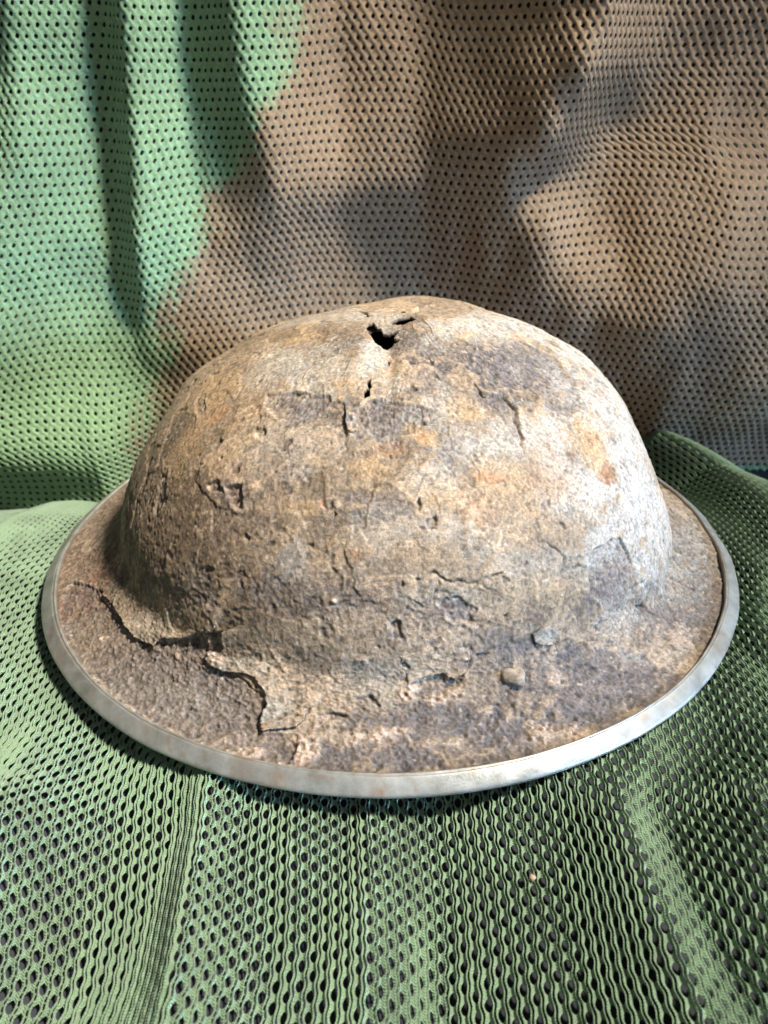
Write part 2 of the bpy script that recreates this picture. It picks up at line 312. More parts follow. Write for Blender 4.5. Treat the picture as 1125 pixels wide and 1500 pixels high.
# ---- seat cloth
p_, q_ = .0031, .0054
nu = int(.72/p_); nvp = int(.42/q_)
u, v, w, F, si, sk, al, ac = knit(nu, -.36, p_, nvp, -.255, q_, 12, .20, .53, .31, .00085, .17, 4, 0.0, [-.35, .55, 1, .25, -.5])
y = v
x = cloth_to_x(seat_z, u + .0010*np.sin(v*60), v, np.linspace(-.40, .40, 1601), 120, 0.0)
vis_w = .155 + (y+.22)*.52
keep = (np.abs(x) < vis_w) & (np.hypot(x/.152, y/.14) > .93) & (y < crease_y(x)+.004) & ~((y > .06) & (np.abs(x) < .13))
F = F[facemask(F, keep)]
V3 = np.stack([x, y, w], -1)
V3, F, x, y, w, si, sk, al, ac = compact(V3, F, x, y, w, si, sk, al, ac)
e = .0006
z = seat_z(x, y); gx = (seat_z(x+e, y)-z)/e; gy = (seat_z(x, y+e)-z)/e
nl = np.sqrt(1+gx*gx+gy*gy)
V3 = np.stack([x-gx/nl*w, y-gy/nl*w, z+w/nl], -1)
P = np.stack([x, y, 0*x], -1)
t = .5+.5*noise(P, .03, 21)
base = np.array([.180, .275, .168])*(1+.18*noise(np.stack([si*.1, sk*.1, 0*si], -1), .23, 4))[:, None]
tone = base*(1-.25*t[:, None]) + np.array([.12, .20, .10])*(.25*t[:, None])
seat = build_mesh('mesh_cloth', V3, F, M_SEAT, colours=tone, extra={'along': al, 'across': ac})
tag(seat, 'green knitted mesh cloth with dark eyelets spread flat under the rusty helmet', 'cloth')

# ---- back cloth (strips run sideways; eyelets are upright)
P2 = .0046
nu = int(.36/P2); nvp = int(.66/P2)
v2, u2_, w, F, si, sk, al, ac = knit(nu, -.062, P2, nvp, -.33, P2, 8, .10, .42, .19, .00025, 0.0, 0, .30, [.5, .6, .7, .6, .0], .00045)
u2_ = u2_ - .12*(v2)           # the fabric hangs a little skewed
z = v2
x = cloth_to_x(back_y, u2_, z, np.linspace(-.40, .40, 1601), 120, 0.0)
z = z + .004*noise(np.stack([x, z*.5, 0*x], -1), .05, 31)
keep = (np.abs(x) < .285) & (z > ZC+.0005) & (z < .285) & ~((z < .02) & (np.abs(x) < .11))
F = F[facemask(F, keep)]
V3 = np.stack([x, z, w], -1)
V3, F, x, z, w, si, sk, al, ac, u2c, v2c = compact(V3, F, x, z, w, si, sk, al, ac, u2_, v2)
y = back_y(x, z); gx = (back_y(x+e, z)-y)/e; gz = (back_y(x, z+e)-y)/e
nl = np.sqrt(1+gx*gx+gz*gz)
V3 = np.stack([x+gx/nl*w, y-w/nl, z+gz/nl*w], -1)
# camouflage print: a brown field whose edge wanders across the stitches
CAMO = np.array([(-.1576, -.0573), (-.1438, -.0096), (-.1307, .024), (-.1202, .0556), (-.1114, .078), (-.0944, .1097), (-.0753, .136), (-.0589, .161), (-.0486, .1818), (-.0415, .21), (-.03, .29)])
cell = np.stack([np.round(u2c/.0023)*.0023, np.round(v2c/.0023)*.0023, 0*x], -1)
edge = np.interp(z, CAMO[:, 1], CAMO[:, 0]) + .006*noise(cell, .03, 41) + .003*noise(cell, .006, 42)
brown = sst(-.010, .010, x-edge+.0060*noise(cell, .0023, 47)+.006*noise(cell, .02, 48))*sst(ZC+.004, ZC+.012, z+.004*noise(cell, .02, 43))
G_ = np.array([.235, .38, .205])*(1+.12*noise(cell, .03, 44)+.10*noise(cell, .0023, 49))[:, None]; B_ = np.array([.300, .208, .124])*(1+.16*noise(cell, .03, 45)+.12*noise(cell, .0023, 49))[:, None]
back = build_mesh('camouflage_cloth', V3, F, M_BACK, colours=G_*(1-brown[:, None])+B_*brown[:, None], extra={'along': al, 'across': ac})
tag(back, 'hanging green and brown camouflage mesh cloth in soft folds behind the helmet', 'cloth')

# ---- dark upholstery under and behind the cloths
def sheet(name, f, us, vs, mat):
    U, Vv = np.meshgrid(us, vs); X = f(U, Vv).reshape(-1, 3); n, m_ = len(vs), len(us)
    idx = np.arange(n*m_).reshape(n, m_)
    Fq = np.stack([idx[:-1, :-1], idx[:-1, 1:], idx[1:, 1:], idx[1:, :-1]], -1).reshape(-1, 4)
    return build_mesh(name, X, Fq, mat)
o = sheet('seat_upholstery', lambda a, b: np.stack([a, b, np.where(np.hypot(a/.152, b/.14) < .9, np.minimum(seat_z(a, b)-.004, -.012), seat_z(a, b)-.0035)], -1), np.linspace(-.36, .36, 241), np.linspace(-.27, .20, 161), M_DARK)
tag(o, 'dark seat fabric showing through the eyelets of the green cloth', 'upholstery', 'structure')
o = sheet('backrest_upholstery', lambda a, b: np.stack([a, back_y(a, b)+.005, b], -1), np.linspace(-.36, .36, 361), np.linspace(ZC-.02, .46, 221), M_LINING)
tag(o, 'dark backrest fabric showing through the camouflage cloth', 'upholstery', 'structure')

# ------------------------------------------------------------------ helmet
# <<SURF
HH,RC,EE,ZB,KY,PX,PY,GL,GR=0.10153,0.11679,1.9604,0.017,0.89536,0.00782,0.01487,0.00157,-0.00117
def gau(th,s,t0,s0,wt,ws):
    d=(th-t0+math.pi)%(2*math.pi)-math.pi
    return np.exp(-(d/wt)**2-((s-s0)/ws)**2)
_sg=np.linspace(0,1,4001)
def _profile():
    s=_sg; a=np.clip(s/.66,0,1)*math.pi/2
    r=RC*np.sin(a)**(2/EE); z=ZB+(HH-ZB)*np.clip(np.cos(a),0,1)**(2/EE)
    t=np.clip((s-.66)/.34,0,1)
    rb=RC+(0.152-RC)*t**1.35; zb=ZB*(1-t)**1.6
    r=np.where(s>.66,rb,r); z=np.where(s>.66,zb,z)
    k=np.exp(-np.linspace(-6,6,901)**2/2); k/=k.sum()
    pad=lambda v: np.concatenate([2*v[0]-v[450:0:-1],v,2*v[-1]-v[-2:-452:-1]])
    w=np.exp(-((s-.67)/.17)**4)
    return r+(np.convolve(pad(r),k,'valid')-r)*w, z+(np.convolve(pad(z),k,'valid')-z)*w
_rg,_zg=_profile()
def surf(th,s):
    r=np.interp(s,_sg,_rg); z=np.interp(s,_sg,_zg)
    k=KY+(0.14/0.152-KY)*np.clip((r-RC*.9)/(0.152-RC*.9),0,1)
    c=np.cos(th)
    x=r*c; y=r*k*np.sin(th)
    w=np.clip((z-ZB*.6)/(HH-ZB*.6),0,1)
    x=x+PX*w; y=y+PY*w
    g=np.where(c<0,GL,GR)*np.abs(c)*np.clip(1-np.abs(s-.40)/.26,0,1)
    # individual bulges and flats of the beaten crown
    g=g+.0050*gau(th,s,-.42,.66,.30,.07)+.0006*gau(th,s,-.25,.60,.2,.04)-.0022*gau(th,s,3.05,.47,.5,.08)-.0016*gau(th,s,.0,.52,.3,.07)+.0014*gau(th,s,.2,.35,.2,.05)
    g=g+.0028*gau(th,s,2.92,.365,.18,.05)-.0012*gau(th,s,2.0,.16,.4,.06)
    x=x+g*c; y=y+g*np.sin(th)*KY
    z=z+.0013*gau(th,s,1.22,.14,.45,.05)-.0017*gau(th,s,2.1,.17,.35,.05)-.0014*gau(th,s,.55,.225,.22,.05)+.0013*gau(th,s,.25,.335,.14,.04)
    return np.stack([x,y,z],-1)
# SURF>>
# surface marks of the helmet, as (angle, profile position) or in 0.1 mm (centre, half axes)
FLAKES=[([(-2.751,0.7978),(-2.6526,0.7789),(-2.5541,0.7744),(-2.4788,0.7822),(-2.4122,0.7833),(-2.3427,0.7655),(-2.334,0.73),(-2.2558,0.6933),(-2.1892,0.6455),(-2.1515,0.6455)],[(-2.1081,0.5977),(-2.1689,0.5255),(-2.4875,0.5366),(-2.8756,0.7266)]),
 ([(-2.1023,0.6322),(-2.1486,0.68),(-2.1486,0.72),(-2.1168,0.7366),(-2.0704,0.7377),(-2.0241,0.7289),(-1.9835,0.7244),(-1.943,0.7544),(-1.9169,0.8011),(-1.9198,0.8422),(-1.8995,0.8733),(-1.8648,0.8611),(-1.8126,0.8411),(-1.7982,0.8233)],[(-1.7605,0.7022),(-1.8387,0.5766),(-2.0154,0.5777)]),
 ([(-1.8474,0.2544),(-1.885,0.261),(-1.8706,0.2788),(-1.8532,0.291),(-1.8271,0.2999)],[(-1.7924,0.2944),(-1.8011,0.2677)]),
 ([(-1.1262,0.6166),(-1.1552,0.6266),(-1.1378,0.6488),(-1.0886,0.6655),(-1.0509,0.6611)],[(-1.048,0.6411),(-1.0857,0.6211)]),
 ([(-1.5288,0.7033),(-1.5027,0.68),(-1.4477,0.6744),(-1.4043,0.6966),(-1.3579,0.6677)],[(-1.3492,0.6266),(-1.4535,0.6),(-1.5607,0.6266)])]
ERODED=[([(-2.4122,0.261),(-2.3079,0.2466),(-2.0791,0.2388),(-1.9169,0.2444),(-1.8387,0.2999),(-1.9488,0.2866),(-2.0849,0.2944),(-2.2587,0.291),(-2.3716,0.2799)],0.7),
 ([(-1.8445,0.2544),(-1.7866,0.2344),(-1.5491,0.2399),(-1.4043,0.2599),(-1.552,0.2921),(-1.7084,0.2966),(-1.8213,0.2766)],0.4),
 ([(-2.2645,0.4077),(-2.1979,0.3988),(-2.1486,0.4333),(-2.195,0.4344)],1.3),
 ([(-2.3514,0.4188),(-2.3021,0.4066),(-2.2587,0.421),(-2.3195,0.4266)],0.9),
 ([(-0.7091,0.1399),(-0.3152,0.1832),(-0.2689,0.2466),(-0.4485,0.2999),(-0.5817,0.3255),(-0.6889,0.3244),(-0.7844,0.301),(-0.7526,0.2666),(-0.9119,0.2321),(-1.0799,0.1955)],0.6),
 ([(-1.1581,0.2266),(-0.9872,0.2477),(-0.9582,0.2766),(-1.0451,0.3388),(-1.0654,0.3199),(-1.0741,0.2855),(-1.1581,0.2633)],0.5),
 ([(-0.9264,0.5944),(-0.9264,0.5533),(-0.8887,0.5266),(-0.8105,0.5244),(-0.7468,0.5388),(-0.7091,0.5744),(-0.6976,0.6211),(-0.7236,0.6777),(-0.8134,0.6666)],0.6),
 ([(-2.7887,0.8155),(-2.5541,0.7744),(-2.4122,0.7833),(-2.3282,0.7366),(-2.1834,0.6511),(-2.1399,0.7044),(-2.0241,0.7377),(-1.9343,0.7744),(-1.9053,0.8778),(-1.804,0.8578),(-1.8068,0.9378),(-2.0212,0.9433),(-2.2963,0.9389),(-2.5802,0.9467),(-2.7916,0.9489),(-2.9103,0.9033)],0.7),
 ([(-2.8611,0.3399),(-2.8379,0.3166),(-2.6873,0.3266),(-2.696,0.3466)],0.5),
 ([(-0.7207,0.2777),(-0.6541,0.2933),(-0.712,0.3144),(-0.7642,0.301)],0.4),
 ([(-2.2963,0.3177),(-2.2645,0.3077),(-2.221,0.3221),(-2.2471,0.331)],0.8),
 ([(-1.5259,0.3955),(-1.5114,0.3899),(-1.5027,0.4077),(-1.5172,0.4099)],1.0),
 ([(-1.5027,0.4233),(-1.468,0.4188),(-1.4622,0.431),(-1.4911,0.4344)],1.0),
 ([(-1.5954,0.5733),(-1.5722,0.5633),(-1.5549,0.5966),(-1.5809,0.6077)],0.9),
 ([(-2.1573,0.64),(-2.1023,0.6355),(-2.1254,0.6877),(-2.1544,0.6977)],1.2),
 ([(-1.1349,0.4177),(-1.103,0.4155),(-1.1233,0.4288)],0.7),
 ([(-1.0654,0.4244),(-1.019,0.4222),(-1.0335,0.4355)],0.7),
 ([(-0.3066,0.7377),(-0.2515,0.8066),(-0.2718,0.8411),(-0.3326,0.8022),(-0.3239,0.7744)],0.7),
 ([(-1.8677,0.3988),(-1.8329,0.3933),(-1.8126,0.4066),(-1.8532,0.4122)],0.5),
 ([(-1.5259,0.7011),(-1.4477,0.68),(-1.3666,0.6811),(-1.4101,0.7266),(-1.4535,0.7622),(-1.5085,0.7366)],0.7),
 ([(-1.7634,0.7955),(-1.7286,0.7833),(-1.6852,0.8),(-1.7344,0.8055)],0.7),
 ([(-1.4593,0.5399),(-1.3956,0.5333),(-1.3347,0.5588),(-1.355,0.5844),(-1.4274,0.5677)],0.6),
 ([(-2.6236,0.4711),(-2.6207,0.4377),(-2.5338,0.4788),(-2.557,0.5077)],0.5)]
HOLES=[[(-2.4353,0.0766),(-2.473,0.0688),(-2.4614,0.061),(-2.25,0.0666),(-2.1168,0.0677),(-1.9835,0.0766),(-1.8619,0.0766),(-1.775,0.071),(-1.6707,0.0677),(-1.7142,0.0777),(-1.7489,0.0877),(-1.691,0.0943),(-1.6331,0.0977),(-1.6939,0.1021),(-1.7402,0.1066),(-1.7634,0.1155),(-1.7895,0.1221),(-1.8416,0.1188),(-1.9111,0.111),(-1.9922,0.1066),(-2.0965,0.0955),(-2.2471,0.0855)],
 [(-2.0241,0.0488),(-1.8445,0.0288),(-1.0886,0.021),(-1.1175,0.0388),(-1.4303,0.0466),(-1.7229,0.0543)],
 [(-3.6547,0.0788),(-3.7068,0.0677),(-3.6518,0.0588),(-3.0494,0.0555),(-3.4809,0.0643)],
 [(-1.8358,0.2021),(-1.8184,0.1955),(-1.7895,0.2099),(-1.8011,0.2166),(-1.7779,0.2266),(-1.8126,0.231),(-1.8271,0.2199),(-1.8097,0.2132)],
 [(-1.8155,0.4122),(-1.7953,0.4133),(-1.8097,0.4199)],
 [(-1.7402,0.1532),(-1.7055,0.1532),(-1.7113,0.1621)]]
CRACKS=[([(-1.5114,0.5077),(-1.4593,0.5022),(-1.4274,0.5111),(-1.3927,0.5111),(-1.3521,0.5188),(-1.3087,0.5133),(-1.2536,0.5166)],0.45,1.2),
 ([(-1.1233,0.2177),(-1.1146,0.2399),(-0.9959,0.251),(-0.9669,0.2766),(-1.0017,0.2955),(-1.0219,0.3233),(-1.0451,0.3421)],0.45,1.3),
 ([(-1.1088,0.4777),(-1.0683,0.4899),(-1.0393,0.5044),(-1.0277,0.5199),(-1.048,0.5366)],0.45,1.2),
 ([(-0.9119,0.5333),(-0.8742,0.5233),(-0.8076,0.5233),(-0.7555,0.5333),(-0.7236,0.5588),(-0.7062,0.5866)],0.5,1.4),
 ([(-0.7033,0.6455),(-0.7005,0.6789),(-0.6628,0.7311),(-0.6396,0.7678)],0.6,1.6),
 ([(-0.4282,0.7578),(-0.4021,0.8),(-0.3934,0.8411),(-0.3645,0.9011)],0.55,1.6),
 ([(-1.4361,0.271),(-1.3898,0.2644),(-1.3261,0.2621)],0.4,1.0),
 ([(-1.4998,0.281),(-1.4796,0.2621),(-1.4854,0.2499)],0.4,1.0),
 ([(-2.2818,0.2477),(-2.1805,0.2377),(-2.0357,0.2377)],0.6,1.4),
 ([(-1.6707,0.7433),(-1.6389,0.7389),(-1.6041,0.76)],0.5,1.5),
 ([(-1.7634,0.7978),(-1.7286,0.7855),(-1.691,0.7966)],0.5,1.2),
 ([(-0.4658,0.8489),(-0.4774,0.8844)],0.5,1.2),
 ([(-0.4456,0.6122),(-0.434,0.6366),(-0.321,0.7366)],0.6,1.2),
 ([(-2.6352,0.5122),(-2.6439,0.4844),(-2.6352,0.4544)],0.5,1.0),
 ([(-2.9596,0.7822),(-3.003,0.7344),(-3.0436,0.71)],0.5,1.0),
 ([(-1.6302,0.3588),(-1.552,0.3499),(-1.4854,0.361)],0.35,0.5),
 ([(-1.9053,0.8778),(-1.9314,0.8511),(-1.9256,0.7922)],0.5,1.0),
 ([(-0.628,0.3188),(-0.5267,0.3155),(-0.4485,0.2999),(-0.3152,0.2688)],0.4,0.8),
 ([(-0.0053,0.2355),(-0.0343,0.2677),(-0.2168,0.2855)],0.35,0.7),
 ([(-1.3318,0.5122),(-1.2363,0.5577)],0.35,0.5),
 ([(-1.2855,0.8667),(-1.2421,0.8922)],0.4,0.8),
 ([(-1.8503,0.2999),(-1.8242,0.3155),(-1.8445,0.321)],0.5,1.0),
 ([(-0.7671,0.2432),(-0.7671,0.2655),(-0.8134,0.2744)],0.5,1.0),
 ([(-1.0219,0.5399),(-0.964,0.5411),(-0.9206,0.5466)],0.35,0.8),
 ([(-1.6823,0.3944),(-1.6504,0.3844)],0.4,0.6)]
DENTS=[([-3,-66,994,79,-9,3,-11,-101,-18],-2.0),
 ([12,-271,943,34,-4,0,-19,-161,-54],-1.6),
 ([-78,205,1006,50,-3,5,-7,-97,3],-1.2),
 ([131,181,1014,115,61,-6,1,-1,0],1.2),
 ([-114,-272,933,40,-6,3,-20,-176,-60],0.7),
 ([376,110,984,358,200,-86,51,-98,-16],1.0),
 ([530,-186,897,200,94,-43,52,-137,-57],-1.0),
 ([-481,-195,867,230,-133,52,-75,-157,-70],0.6),
 ([-286,-407,849,176,-51,19,-16,-69,-35],-0.7),
 ([-584,-505,688,164,-75,39,-40,-149,-114],0.6),
 ([157,-834,567,273,16,-18,-2,-89,-105],0.7),
 ([-163,-838,551,138,-16,8,-3,-73,-88],-0.7),
 ([645,-684,539,136,55,-38,7,-94,-109],0.6),
 ([-659,-826,262,169,-84,64,12,-43,-89],0.8),
 ([-34,-1026,234,205,-7,0,-1,-25,-84],0.8),
 ([287,-956,346,141,22,-22,-5,-30,-63],-0.7),
 ([660,-959,90,206,41,-44,6,-83,-51],-0.6),
 ([948,-645,200,127,91,-74,-18,-81,-130],0.9),
 ([-872,-460,494,107,-88,52,-35,-122,-135],-0.6),
 ([1277,-189,62,137,96,-67,82,-163,-65],0.5),
 ([-1155,-497,71,141,-71,52,-58,-169,-72],-0.5)]
STAINS=[('brown',[-797,-626,419,288,-195,128,-15,-165,-218],0.75),
 ('brown',[-350,-888,423,286,-64,45,2,-74,-116],0.5),
 ('brown',[-574,-636,595,213,-88,52,-18,-106,-105],0.45),
 ('brown',[-31,-974,368,272,-10,0,-2,-52,-103],0.5),
 ('brown',[-1306,135,52,321,-475,301,-81,-142,-138],0.6),
 ('redbrown',[-1280,-481,25,131,-42,33,-57,-209,-43],0.75),
 ('redbrown',[-1212,-286,86,165,-114,81,-71,-151,-67],0.4),
 ('dark',[-785,-951,56,286,-61,53,-18,-138,-61],0.45),
 ('dark',[-547,-1084,54,144,-20,18,-7,-87,-40],0.5),
 ('dark',[140,-1170,62,317,4,-14,-1,-100,-52],0.75),
 ('dark',[-172,-1270,21,268,-11,6,-2,-54,-16],0.8),
 ('dark',[723,-1016,45,302,40,-50,10,-142,-55],0.8),
 ('dark',[412,-1204,26,181,8,-14,2,-91,-29],0.6),
 ('dark',[336,-998,185,217,42,-46,-9,-28,-69],0.35),
 ('dark',[1072,-648,66,223,82,-74,25,-108,-46],0.6),
 ('dark',[1304,-471,20,110,29,-26,51,-222,-38],0.6),
 ('dark',[1317,-167,45,161,86,-64,83,-191,-50],0.4),
 ('dark',[-769,-736,286,173,-109,80,9,-49,-87],0.55),
 ('dark',[-301,-886,449,141,-27,19,1,-56,-83],0.4),
 ('dark',[-190,-956,372,68,-9,4,0,-19,-36],0.5),
 ('dark',[13,-999,316,50,-1,-2,-3,-21,-52],0.8),
 ('dark',[197,-962,368,103,10,-11,-2,-20,-40],0.6),
 ('dark',[386,-974,222,145,35,-36,-9,-17,-52],0.4),
 ('dark',[-664,-854,175,58,-26,22,5,-21,-37],0.7),
 ('dark',[-285,-413,846,155,-42,18,-14,-64,-33],0.9),
 ('dark',[19,-476,856,143,-7,0,-4,-77,-41],0.75),
 ('dark',[93,-113,987,117,-2,-2,-3,-132,-27],0.6),
 ('dark',[532,-162,902,215,108,-47,54,-131,-53],0.9),
 ('dark',[389,-391,860,98,25,-12,9,-43,-22],0.8),
 ('dark',[321,-176,952,132,30,-15,22,-113,-34],0.55),
 ('dark',[134,-340,918,124,3,-4,1,-95,-38],0.5),
 ('dark',[-223,-47,970,191,-77,26,-34,-92,-21],0.4),
 ('dark',[-33,-736,673,137,-7,2,-2,-46,-42],0.6),
 ('dark',[214,-598,773,95,9,-6,3,-57,-40],0.35),
 ('dark',[-402,-574,722,126,-38,19,-12,-63,-47],0.35),
 ('dark',[796,-731,303,106,61,-50,-15,-61,-107],0.6),
 ('dark',[645,-303,808,87,47,-22,16,-42,-26],0.5),
 ('dark',[554,-691,589,75,24,-18,2,-25,-26],0.5),
 ('dark',[-549,-622,622,59,-23,13,-6,-36,-34],0.7),
 ('dark',[-119,-911,463,88,-8,4,-1,-76,-113],0.35),
 ('dark',[201,-830,565,138,11,-12,-1,-45,-53],0.3),
 ('dark',[907,-400,565,53,43,-26,11,-37,-40],0.5),
 ('dark',[860,-337,649,41,31,-18,8,-21,-18],0.5),
 ('tan',[-34,-1049,164,255,-7,1,-1,-45,-83],0.75),
 ('tan',[-244,-1082,108,138,-13,9,-3,-73,-54],0.7),
 ('tan',[-409,-1007,134,145,-24,20,-2,-80,-82],0.7),
 ('tan',[150,-1022,226,139,11,-14,-8,-29,-95],0.5),
 ('tan',[-810,-738,193,161,-102,81,10,-38,-67],0.5),
 ('tan',[-124,-997,303,273,-24,15,1,-27,-67],0.5),
 ('grey',[-406,-1102,70,74,-10,7,-5,-68,-38],0.6),
 ('grey',[-548,-951,134,99,-23,19,-2,-31,-27],0.5),
 ('grey',[533,-823,438,230,72,-59,-4,-51,-77],0.55),
 ('grey',[173,-938,419,137,10,-13,-2,-24,-40],0.4),
 ('grey',[-36,-1062,145,158,-5,0,-1,-43,-54],0.5),
 ('grey',[535,-919,216,54,19,-20,-8,-12,-32],0.8),
 ('grey',[-872,-726,135,153,-70,56,-8,-52,-42],0.4),
 ('grey',[1277,-189,62,286,305,-222,57,-124,-97],0.5),
 ('grey',[1024,-585,153,199,154,-127,-11,-58,-88],0.4),
 ('pale',[905,-138,696,225,256,-139,144,-237,-204],0.75),
 ('pale',[932,-444,501,178,159,-99,44,-188,-222],0.85),
 ('pale',[1033,-463,325,127,119,-84,14,-118,-145],0.6),
 ('pale',[678,-599,600,169,75,-50,18,-124,-125],0.5),
 ('pale',[463,-508,775,179,51,-28,20,-113,-78],0.6),
 ('pale',[287,-567,783,145,20,-14,8,-113,-76],0.4),
 ('pale',[-50,-186,965,51,-6,2,-16,-137,-37],0.9),
 ('pale',[23,-339,919,50,-4,0,-5,-63,-25],0.6),
 ('pale',[553,166,935,332,221,-131,66,-111,-18],0.8),
 ('pale',[826,179,799,146,173,-88,90,-107,-60],0.8),
 ('pale',[-242,-219,929,183,-61,20,-42,-142,-49],0.55),
 ('pale',[-436,-92,907,146,-90,33,-79,-147,-52],0.5),
 ('pale',[-176,194,993,266,-199,66,-61,-84,-7],0.6),
 ('pale',[176,-455,862,97,5,-5,2,-81,-42],0.5),
 ('pale',[750,-682,449,118,61,-46,-1,-43,-58],0.7),
 ('pale',[834,-754,161,76,40,-37,-13,-70,-102],0.4),
 ('pale',[-356,-495,786,227,-70,29,-22,-96,-60],0.3),
 ('pale',[-24,-819,591,137,-7,0,-3,-61,-68],0.3),
 ('pale',[-324,-841,501,70,-15,8,-3,-41,-54],0.4),
 ('pale',[296,-789,591,165,23,-19,0,-62,-68],0.35),
 ('pale',[163,-682,715,139,7,-9,0,-38,-31],0.4),
 ('pale',[-649,-1046,50,146,-23,21,-6,-68,-29],0.35),
 ('pale',[-866,-932,41,159,-33,29,-7,-49,-18],0.25),
 ('ochre',[-696,-240,752,83,-62,28,-98,-182,-114],0.75),
 ('ochre',[-666,-59,814,103,-100,40,-87,-115,-63],0.6),
 ('ochre',[-339,62,955,117,-74,27,-41,-71,-16],0.6),
 ('ochre',[123,-557,808,57,2,-1,1,-36,-22],0.9),
 ('ochre',[-56,-646,746,83,-6,2,-2,-29,-21],0.8),
 ('ochre',[387,-655,693,147,29,-21,4,-48,-42],0.6),
 ('ochre',[759,-420,680,74,44,-25,25,-82,-70],0.85),
 ('ochre',[298,-448,850,99,15,-9,5,-51,-28],0.6),
 ('ochre',[-301,-729,633,56,-10,8,-1,-24,-23],0.7),
 ('ochre',[-22,-681,721,92,-4,2,-1,-58,-46],0.4),
 ('ochre',[439,-747,587,147,33,-27,2,-64,-69],0.45),
 ('ochre',[-209,-846,531,94,-14,6,-4,-56,-71],0.35),
 ('ochre',[182,-744,659,92,7,-5,1,-35,-33],0.4),
 ('ochre',[-514,-407,775,109,-50,22,-49,-147,-92],0.35),
 ('ochre',[531,-859,379,151,48,-41,-4,-23,-40],0.4),
 ('ochre',[108,-864,535,136,5,-6,-1,-28,-36],0.3),
 ('ochre',[-1203,-643,22,122,-34,25,-23,-97,-21],0.4),
 ('orange',[333,-663,702,66,10,-9,1,-15,-13],0.9),
 ('orange',[118,-557,808,28,0,-1,-1,-21,-13],0.7),
 ('orange',[768,-401,686,44,26,-16,14,-48,-39],0.6),
 ('orange',[-660,-300,751,54,-35,16,-27,-61,-39],0.5),
 ('orange',[-230,-729,651,22,-4,2,-1,-12,-11],0.7),
 ('orange',[-107,-861,533,21,-2,0,-2,-22,-28],0.6),
 ('orange',[552,-591,680,93,32,-20,10,-66,-58],0.3),
 ('orange',[4,-600,781,69,-1,2,0,-21,-14],0.4),
 ('orange',[299,-750,631,60,10,-6,2,-32,-32],0.35),
 ('rust',[807,-471,608,25,16,-9,9,-34,-33],0.95),
 ('rust',[783,-512,597,26,15,-10,4,-17,-17],0.9),
 ('rust',[654,-498,696,14,6,-3,4,-15,-13],0.7),
 ('rust',[573,-518,724,13,6,-2,5,-13,-11],0.6),
 ('rust',[172,-959,381,45,3,-4,-1,-10,-19],0.5),
 ('rust',[825,14,790,21,20,-12,9,-15,-8],0.7),
 ('rust',[855,-92,751,26,29,-13,10,-14,-11],0.6),
 ('rust',[-536,-633,620,37,-15,8,-5,-27,-26],0.5)]
CRUST=[([-285,-1241,24,37,-1,2,-1,-45,-14],0.9),
 ([-317,-1203,35,28,-2,1,-1,-22,-8],0.7),
 ([-129,-1210,43,54,-3,1,-2,-27,-11],0.6),
 ([-33,-1206,48,58,-1,0,-1,-30,-13],0.7),
 ([38,-1099,112,39,0,-1,0,-17,-13],0.9),
 ([66,-1079,127,21,0,-1,0,-15,-13],0.8),
 ([133,-1106,103,36,0,-2,-1,-16,-12],0.6),
 ([480,-1196,22,46,2,-4,1,-38,-11],0.6),
 ([608,-1186,13,92,5,-7,1,-33,-7],0.5),
 ([570,-1000,93,40,7,-8,1,-28,-18],0.6),
 ([28,-1195,53,38,-1,-1,0,-19,-9],0.6),
 ([-193,-941,398,16,-3,0,-1,-7,-13],0.7),
 ([-617,-922,130,30,-8,6,-1,-14,-11],0.6),
 ([-462,-1229,15,59,-4,4,-1,-18,-4],0.6),
 ([-392,-1281,8,51,-4,2,-1,-17,-3],0.6),
 ([-170,-1019,218,23,-3,2,1,-6,-20],0.4),
 ([-103,-1028,214,24,-1,2,1,-6,-20],0.4),
 ([21,-1045,174,17,0,0,0,-7,-18],0.5),
 ([242,-1014,202,13,2,-2,-1,-4,-15],0.6),
 ([193,-1093,106,71,4,-4,0,-25,-18],0.35),
 ([462,-1157,37,16,0,-2,-1,-15,-5],0.5),
 ([139,-1232,34,91,1,-3,0,-21,-8],0.35),
 ([-241,-1159,60,68,-6,3,-2,-33,-17],0.4),
 ([-773,-862,104,14,-5,3,-2,-11,-7],0.6),
 ([-1107,-689,41,24,-6,6,-3,-16,-5],0.6),
 ([806,-917,64,36,7,-8,2,-18,-8],0.3),
 ([-559,-1186,17,30,-1,3,0,-14,-4],0.5)]
RIVET=[(-1.2247,0.7266),(-1.1899,0.7477)]

def dist_poly(X, T, S, poly, closed, reach):
    """distance (m) of points to a polyline on the surface; only within reach of it. returns index, distance"""
    poly = np.array(poly + ([poly[0]] if closed else []))
    dens = []
    for a, b in zip(poly[:-1], poly[1:]):
        for k in range(6): dens.append(a+(b-a)*k/6)
    dens.append(poly[-1]); dens = np.array(dens)
    Q = surf(dens[:, 0], dens[:, 1])
    lo, hi = Q.min(0)-reach, Q.max(0)+reach
    ix = np.where(((X > lo) & (X < hi)).all(1))[0]
    Xs = X[ix]; best = np.full(len(ix), 1e9)
    for a, b in zip(Q[:-1], Q[1:]):
        d = b-a; tt = np.clip(((Xs-a)@d)/max(d@d, 1e-12), 0, 1)
        best = np.minimum(best, ((Xs-a-tt[:, None]*d)**2).sum(1))
    return ix, np.sqrt(best)
def inside(T, S, poly):
    c = np.zeros(len(T), bool); n = len(poly); j = n-1
    for i in range(n):
        (xi, yi), (xj, yj) = poly[i], poly[j]
        hit = ((yi > S) != (yj > S)) & (T < (xj-xi)*(S-yi)/(yj-yi+1e-12)+xi)
        c ^= hit; j = i
    return c
